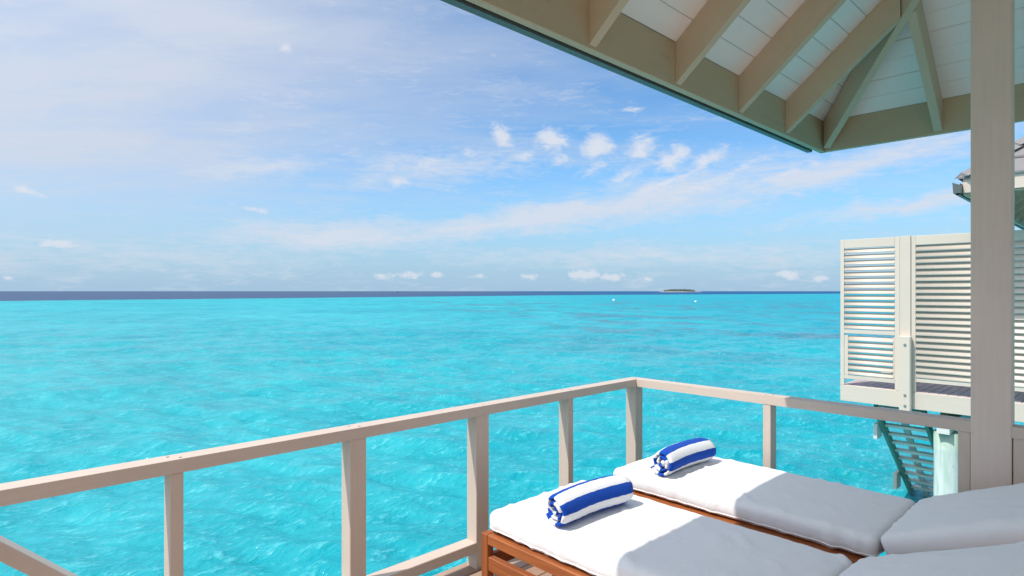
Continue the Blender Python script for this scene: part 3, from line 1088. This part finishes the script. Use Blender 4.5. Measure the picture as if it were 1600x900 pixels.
# ================================================================== ROLLED TOWELS
def towel(label, cx, cy, zbase, length, yaw, phase, seed, group):
    root = thing('rolled_towel', label, 'towel', (cx, cy, zbase), group)
    turns = 2.6
    th = 0.0205
    r_in = 0.012
    n = 150
    nl = 30
    thetas = [2 * math.pi * turns * i / n for i in range(n + 1)]
    pitch_r = 0.0255
    rad = [r_in + pitch_r * a / (2 * math.pi) for a in thetas]
    arc = [0.0]
    for i in range(n):
        arc.append(arc[-1] + math.hypot(rad[i + 1] - rad[i], rad[i] * (thetas[i + 1] - thetas[i])))
    rmax = rad[-1] + th / 2
    end_ang = -0.55                    # where the loose edge lies
    verts, faces, mi = [], [], []
    stripe = 0.05

    def pos(i, side, l):
        a = thetas[i]
        rr = rad[i] + (th / 2 if side else -th / 2)
        u = l / nl * 2 - 1
        # inner turns stick in or out a little at the ends
        tel = 0.010 * math.sin(a * 0.9 + seed) + 0.008 * mnoise.noise(Vector((a * 1.5, seed, 0)))
        edge = 0.0
        if l == 0 or l == nl:
            rr = rad[i] + (th * 0.28 if side else -th * 0.28)
        x = u * (length / 2 - 0.004 + tel) if l not in (0, nl) else math.copysign(length / 2 + tel, u)
        an = end_ang - (thetas[-1] - a)
        yy, zz = rr * math.cos(an), rr * math.sin(an)
        lump = 1 + 0.02 * mnoise.noise(Vector((x * 7, an * 1.2 + seed, rr * 6))) + 0.05 * (u * 0.5) - 0.06 * u ** 6
        yy *= lump * 1.06
        zz *= lump * 0.95
        # lies flat below
        zc = rmax * 0.90
        zz = zz + zc
        if zz < 0.012:
            zz = 0.012 * 0.35 + zz * 0.12 if zz < 0 else zz * 0.65 + 0.002
        yy += -0.018 * (u * u) + 0.006 * u        # slack bend along the roll
        zz += -0.004 * u * u
        d = mnoise.noise(Vector((x * 40 + seed, an * 9, rr * 30))) * 0.0016
        return (x, yy + d, max(zz + d, 0.0025))

    idx = {}
    for i in range(n + 1):
        for s in (0, 1):
            for l in range(nl + 1):
                idx[(i, s, l)] = len(verts)
                verts.append(pos(i, s, l))

    def colour(i):
        return 1 if int((arc[-1] - arc[i]) / stripe + phase) % 2 else 0
    for i in range(n):
        c = colour(i)
        for l in range(nl):
            faces.append((idx[(i, 1, l)], idx[(i + 1, 1, l)], idx[(i + 1, 1, l + 1)], idx[(i, 1, l + 1)])); mi.append(c)
            faces.append((idx[(i, 0, l)], idx[(i, 0, l + 1)], idx[(i + 1, 0, l + 1)], idx[(i + 1, 0, l)])); mi.append(c)
        for l in (0, nl):
            faces.append((idx[(i, 0, l)], idx[(i + 1, 0, l)], idx[(i + 1, 1, l)], idx[(i, 1, l)])); mi.append(c)
    for i in (0, n):
        for l in range(nl):
            faces.append((idx[(i, 0, l)], idx[(i, 0, l + 1)], idx[(i, 1, l + 1)], idx[(i, 1, l)])); mi.append(colour(min(i, n - 1)))
    cy_, sy_ = math.cos(yaw), math.sin(yaw)
    wv = [(cx + x * cy_ - y_ * sy_, cy + x * sy_ + y_ * cy_, zbase + z) for x, y_, z in verts]
    o = mesh_obj('cloth_roll', root, wv, faces, 'terry_white', smooth=True, mats=['terry_white', 'terry_blue'])
    o.data.polygons.foreach_set('material_index', mi)
    bm = bmesh.new(); bm.from_mesh(o.data)
    bmesh.ops.recalc_face_normals(bm, faces=bm.faces)
    bm.to_mesh(o.data); bm.free()
    return root


ZP = 0.428 + 0.105 + 0.012
towel('blue and white striped towel rolled up on the nearer lounger', 2.262, 1.85, ZP, 0.48, R(-4), 1.2, 2.0, 'rolled striped towels')
towel('blue and white striped towel rolled up on the farther lounger by the railing', 3.275, 1.935, ZP, 0.50, R(-2), 1.8, 7.0, 'rolled striped towels')


# ================================================================== OUR WATER STAIRS (left, outside the railing)
st = thing('water_stairs', 'beige sloping stair rail going down to the lagoon outside the left railing', 'stairs', (1.0, 3.2, SEA_Z))
SL = math.tan(R(44))
for yy in (2.86, 3.66):
    bar('stringer', st, (-0.1, yy, -0.16), (2.2, yy, -0.16 - 2.3 * SL), 0.05, 0.2, 'stringer')
for i in range(10):
    x = 0.04 + i * 0.21
    z = -0.17 - i * 0.21 * SL
    bar('tread', st, (x, 2.886, z), (x, 3.634, z), 0.2, 0.035, 'stair')
for yy in (2.97,):
    bar('hand_rail', st, (-0.16, yy, 0.955), (1.75, yy, 0.955 - 1.91 * 0.965), 0.09, 0.055, 'rail')
    for x in (-0.13, 0.75, 1.6):
        zt = 0.955 - (x + 0.16) * 0.965 - 0.045
        bar('baluster', st, (x, yy, zt - 0.98), (x, yy, zt), 0.05, 0.05, 'rail', up=(1, 0, 0))
bar('landing', st, (-1.2, 3.25, -0.03), (-0.12, 3.25, -0.03), 0.84, 0.04, 'deck')

# ================================================================== NEIGHBOURING VILLA DECK
NX = 11.3
nd = thing('neighbour_deck', 'raised timber deck on a concrete pile at the next villa', 'deck', (13.5, 0.0, 0.0))
y = 3.56
while y > -3.9:
    bar('plank', nd, (NX + 0.062, y - 0.06, -0.014), (16.5, y - 0.06, -0.014), 0.117, 0.028, 'deck_far')
    y -= 0.125
bar('edge_beam', nd, (NX + 0.03, -3.9, -0.14), (NX + 0.03, 3.59, -0.14), 0.06, 0.27, 'screen')
bar('edge_beam', nd, (NX + 0.061, 3.575, -0.14), (16.5, 3.575, -0.14), 0.03, 0.27, 'screen')
for x in (12.1, 13.4, 14.7, 16.0):
    bar('joist', nd, (x, -3.85, -0.13), (x, 3.55, -0.13), 0.07, 0.2, 'joist')
for (x, y) in ((NX + 0.30, 2.10), (NX + 0.30, -1.4), (15.6, 2.10), (15.6, -1.4)):
    pile(nd, x, y, 0.195, -0.62)
for y in (2.10, -1.4):
    bar('cross_beam', nd, (NX + 0.02, y + 0.02, -0.53), (16.3, y + 0.02, -0.53), 0.17, 0.17, 'white_paint')
    bar('cross_beam', nd, (NX + 0.09, y + 0.02, -0.36), (16.3, y + 0.02, -0.36), 0.10, 0.16, 'joist')
# low white board at the far side of that deck
bar('kick_board', nd, (12.6, 3.3, 0.10), (12.6, -3.8, 0.10), 0.03, 0.16, 'white_paint')


_lens = {}


def louvre(parent, p0, p1, w, th, tilt):
    """slat with a rounded, lens-like section along Y, outer edge low"""
    L = abs(p1[1] - p0[1])
    key = (round(L, 4), w, th)
    if key not in _lens:
        n = 12
        ring = []
        for i in range(n):
            a = 2 * math.pi * i / n
            ca, sa = math.cos(a), math.sin(a)
            ring.append((math.copysign(abs(ca) ** 0.8, ca) * w / 2, math.copysign(abs(sa) ** 0.9, sa) * th / 2))
        v = [(x, -L / 2, z) for x, z in ring] + [(x, L / 2, z) for x, z in ring]
        f = [(i, (i + 1) % n, n + (i + 1) % n, n + i) for i in range(n)] + [tuple(range(n)), tuple(range(2 * n - 1, n - 1, -1))]
        me = bpy.data.meshes.new('slat')
        me.from_pydata(v, [], f)
        me.materials.append(M['screen'])
        me.polygons.foreach_set('use_smooth', [len(q.vertices) == 4 for q in me.polygons])
        _lens[key] = me
    o = bpy.data.objects.new('slat', _lens[key])
    o.location = (Vector(p0) + Vector(p1)) / 2 - oloc(parent)
    o.rotation_euler = (0, -R(tilt), 0)
    return link(o, parent)


def screen_panel(label, ya, yb, ztop, spec, group, sw=0.101, tilt=50):
    """louvred privacy panel between ya (lagoon side) and yb; spec = list of (z0, z1, stile) louvred fields"""
    root = thing('privacy_screen', label, 'screen', (NX + 0.03, (ya + yb) / 2, 0), group)
    x = NX + 0.03
    bar('stile', root, (x, ya - 0.03, 0.0), (x, ya - 0.03, ztop), 0.06, 0.05, 'screen', up=(1, 0, 0))
    bar('stile', root, (x, yb + 0.035, 0.0), (x, yb + 0.035, ztop), 0.07, 0.05, 'screen', up=(1, 0, 0))
    la, lb = ya - 0.061, yb + 0.071
    bar('cross_rail', root, (x, la, ztop - 0.075), (x, lb, ztop - 0.075), 0.052, 0.146, 'screen')
    prev = None
    for (z0, z1, inset) in spec:
        ia, ib = la - inset, lb + inset * 0.4
        if inset > 0:
            bar('inner_stile', root, (x, la - inset / 2, z0 + 0.002), (x, la - inset / 2, z1 - 0.002), inset - 0.002, 0.04, 'screen', up=(1, 0, 0))
            bar('inner_stile', root, (x, lb + inset * 0.2, z0 + 0.002), (x, lb + inset * 0.2, z1 - 0.002), inset * 0.4 - 0.002, 0.04, 'screen', up=(1, 0, 0))
        bar('cross_rail', root, (x, la, z0 - 0.034), (x, lb, z0 - 0.034), 0.054, 0.064, 'screen')
        n = max(2, round((z1 - z0) / 0.098))
        pit = (z1 - z0) / n
        c, s = math.cos(R(tilt)), math.sin(R(tilt))
        for i in range(n):
            z = z0 + (i + 0.5) * pit
            louvre(root, (x, ia - 0.001, z), (x, ib + 0.001, z), sw, 0.026, tilt + random.uniform(-1.2, 1.2))
    return root


screen_panel('louvred panel at the open lagoon end of the next villa, with a separate lower field', 3.59, 2.70, 2.51,
             [(0.96, 2.36, 0.0), (0.175, 0.86, 0.06)], 'louvred privacy panels')
bar_parent = thing('screen_post', 'white bolted post standing between the two louvred panels', 'post', (NX, 2.60, 0))
bar('upright', bar_parent, (NX + 0.02, 2.62, -0.26), (NX + 0.02, 2.62, 2.515), 0.148, 0.062, 'screen', up=(1, 0, 0))
bar('cleat', bar_parent, (NX - 0.065, 2.605, -0.36), (NX - 0.065, 2.605, 0.90), 0.16, 0.10, 'screen', up=(1, 0, 0), bev=0.012)
for z in (0.76, -0.05, -0.22):
    disc_bolt(bar_parent, (NX - 0.121, 2.60, z), 0.022)
screen_panel('tall louvred panel standing behind the veranda post', 2.54, 0.2, 2.51, [(0.23, 2.36, 0.0)], 'louvred privacy panels', 0.118, 55)

# stairs into the water below that deck
ns = thing('boat_stairs', 'green stained timber steps going down into the water under the next deck', 'stairs', (12.4, 2.75, SEA_Z))
ya, yb = 3.09, 2.40
sx0, sz0 = 11.36, -0.27
slope = 0.85
for yy in (ya, yb):
    bar('stringer', ns, (sx0 + 0.07, yy, sz0 - 0.06), (sx0 + 2.55, yy, sz0 - 0.06 - 2.48 * slope), 0.05, 0.16, 'stringer')
for i in range(11):
    x = sx0 + 0.16 + i * 0.215
    z = sz0 - 0.08 - i * 0.215 * slope
    bar('tread', ns, (x, ya - 0.027, z), (x, yb + 0.027, z), 0.16, 0.045, 'stair')
bar('bracket', ns, (sx0 + 0.30, ya + 0.06, -0.80), (sx0 + 0.58, ya + 0.06, -0.80), 0.06, 0.26, 'white_paint')
bar('bracket', ns, (sx0 + 1.50, ya + 0.06, -1.92), (sx0 + 1.78, ya + 0.06, -1.92), 0.06, 0.30, 'screen')
bar('sunlit_stringer', ns, (sx0 + 0.62, 2.84, -0.45), (sx0 + 2.62, 2.84, -2.5), 0.10, 0.06, 'white_paint')  # white paint stands in for sunlight on the far stringer

# neighbour's hip roof, its lagoon corner showing behind the veranda post
hip_roof('neighbour_roof', 'grey shingled hip roof of the next villa showing behind the veranda post',
         10.26, 17.5, -5.2, 1.69, 2.95, R(40),
         {'y1': [11.0 + 0.77 * i for i in range(8)], 'x0': [0.9 - 0.77 * i for i in range(7)]},
         (10.12, 17.5), fas_out='x0', board=0.28)

# ================================================================== FAR THINGS
def place(px, depth, z=SEA_Z):
    lt = (px - 800.0) / 934.0 * depth
    return Vector((depth * math.cos(VIEW) + lt * math.sin(VIEW), depth * math.sin(VIEW) - lt * math.cos(VIEW), z))


def build_island():
    c = place(1062, 3000)
    rgt = Vector((math.sin(VIEW), -math.cos(VIEW), 0)); fw = Vector((math.cos(VIEW), math.sin(VIEW), 0))
    bm = bmesh.new()
    N = 40
    rings = [(1.0, -0.5), (0.96, 0.6), (0.8, 1.6), (0.0, 2.0)]
    prev = None
    for rr, z in rings:
        ring = []
        for s in range(N):
            a = 2 * math.pi * s / N
            k = 1 + 0.12 * math.sin(3 * a + 1) + 0.06 * math.sin(7 * a)
            ring.append(bm.verts.new(rgt * (104 * rr * k * math.cos(a)) + fw * (60 * rr * k * math.sin(a)) + Vector((0, 0, z))))
        if prev:
            for s in range(N):
                bm.faces.new((prev[s], prev[(s + 1) % N], ring[(s + 1) % N], ring[s]))
        prev = ring
    me = bpy.data.meshes.new('island')
    bm.to_mesh(me); bm.free()
    me.materials.append(M['sand'])
    isl = structure('island', 'low wooded island on the horizon', c, me)
    rs = random.Random(5)
    vs_, fs = [], []
    for i in range(230):
        a = rs.uniform(0, 2 * math.pi); q = math.sqrt(rs.random()) * 0.92
        p = rgt * (84 * q * math.cos(a)) + fw * (55 * q * math.sin(a))
        top = (9.0 + rs.uniform(-2.5, 6.0)) * (1 - 0.45 * abs(q * math.cos(a)) ** 3)
        rad = rs.uniform(2.5, 5.5)
        # one ragged crown of drooping leaf blades over a stem
        nb = 9
        for b in range(nb):
            t = 2 * math.pi * b / nb + rs.uniform(-.3, .3)
            o = Vector((math.cos(t), math.sin(t), 0)); sd = Vector((-math.sin(t), math.cos(t), 0))
            base = len(vs_)
            h = top + rs.uniform(-1, 1)
            for v in (p + Vector((0, 0, h)), p + o * rad * .6 + sd * rad * .35 + Vector((0, 0, h + rs.uniform(-.5, .8))),
                      p + o * rad + Vector((0, 0, h - rad * .7)), p + o * rad * .6 - sd * rad * .35 + Vector((0, 0, h + rs.uniform(-1, .5)))):
                vs_.append(tuple(v + c))
            fs.append((base, base + 1, base + 2, base + 3))
        base = len(vs_)
        for v in (rgt * -1.2, rgt * 1.2, rgt * 0.9 + Vector((0, 0, top)), rgt * -0.9 + Vector((0, 0, top))):
            vs_.append(tuple(p + c + v))
        fs.append((base, base + 1, base + 2, base + 3))
        # understorey clump
        base = len(vs_)
        hh = rs.uniform(3, 7)
        for v in (rgt * -rad, fw * -rad * .6, rgt * rad, fw * rad * .6, Vector((0, 0, hh))):
            vs_.append(tuple(p + c + v + (Vector((0, 0, 1.0)) if v.z == 0 else Vector())))
        for q4 in range(4):
            fs.append((base + q4, base + (q4 + 1) % 4, base + 4))
    o = mesh_obj('island_wood', isl, vs_, fs, 'palms')
    o['kind'] = 'stuff'


build_island()


def buoy(label, px, depth, r):
    c = place(px, depth)
    root = thing('mooring_buoy', label, 'buoy', c, 'mooring buoys')
    bm = bmesh.new()
    bmesh.ops.create_uvsphere(bm, u_segments=16, v_segments=10, radius=r)
    bmesh.ops.scale(bm, vec=(1, 1, 0.85), verts=bm.verts)
    bmesh.ops.translate(bm, vec=(0, 0, r * 0.45), verts=bm.verts)
    me = bpy.data.meshes.new('float')
    bm.to_mesh(me); bm.free()
    me.materials.append(M['buoy'])
    me.polygons.foreach_set('use_smooth', [True] * len(me.polygons))
    link(bpy.data.objects.new('float', me), root)
    bm = bmesh.new()
    bmesh.ops.create_cone(bm, cap_ends=True, segments=12, radius1=r * 0.3, radius2=r * 0.16, depth=r * 0.6)
    bmesh.ops.translate(bm, vec=(0, 0, r * 1.45), verts=bm.verts)
    me = bpy.data.meshes.new('mooring_eye')
    bm.to_mesh(me); bm.free()
    me.materials.append(M['bolt'])
    link(bpy.data.objects.new('mooring_eye', me), root)


buoy('white buoy floating left of the island above the coral heads', 959, 244, 0.55)
buoy('white buoy floating just below the right end of the island', 1087, 212, 0.45)

bc = place(622, 2400)
boat = thing('distant_boat', 'tiny dark boat on the horizon line', 'boat', bc)
rg = Vector((math.sin(VIEW), -math.cos(VIEW), 0)); fw = Vector((math.cos(VIEW), math.sin(VIEW), 0))


def bp(a, b, z):
    return bc + rg * a + fw * b + Vector((0, 0, z))


mesh_obj('hull', boat, [bp(-5, -1.3, -.3), bp(4, -1.3, -.3), bp(6.5, 0, 1.6), bp(4, 1.3, -.3), bp(-5, 1.3, -.3),
                        bp(-5.4, -1.7, 1.2), bp(4, -1.8, 1.3), bp(7, 0, 2.0), bp(4, 1.8, 1.3), bp(-5.4, 1.7, 1.2)],
         [(0, 1, 6, 5), (1, 2, 7, 6), (2, 3, 8, 7), (3, 4, 9, 8), (4, 0, 5, 9), (5, 6, 7, 8, 9), (4, 3, 2, 1, 0)], 'hull')
mesh_obj('cabin', boat, [bp(-3, -1.2, 1.2), bp(1.5, -1.2, 1.2), bp(1.5, 1.2, 1.2), bp(-3, 1.2, 1.2),
                         bp(-2.8, -1.1, 3.2), bp(0.8, -1.1, 3.2), bp(0.8, 1.1, 3.2), bp(-2.8, 1.1, 3.2)], HEX_F, 'hull')
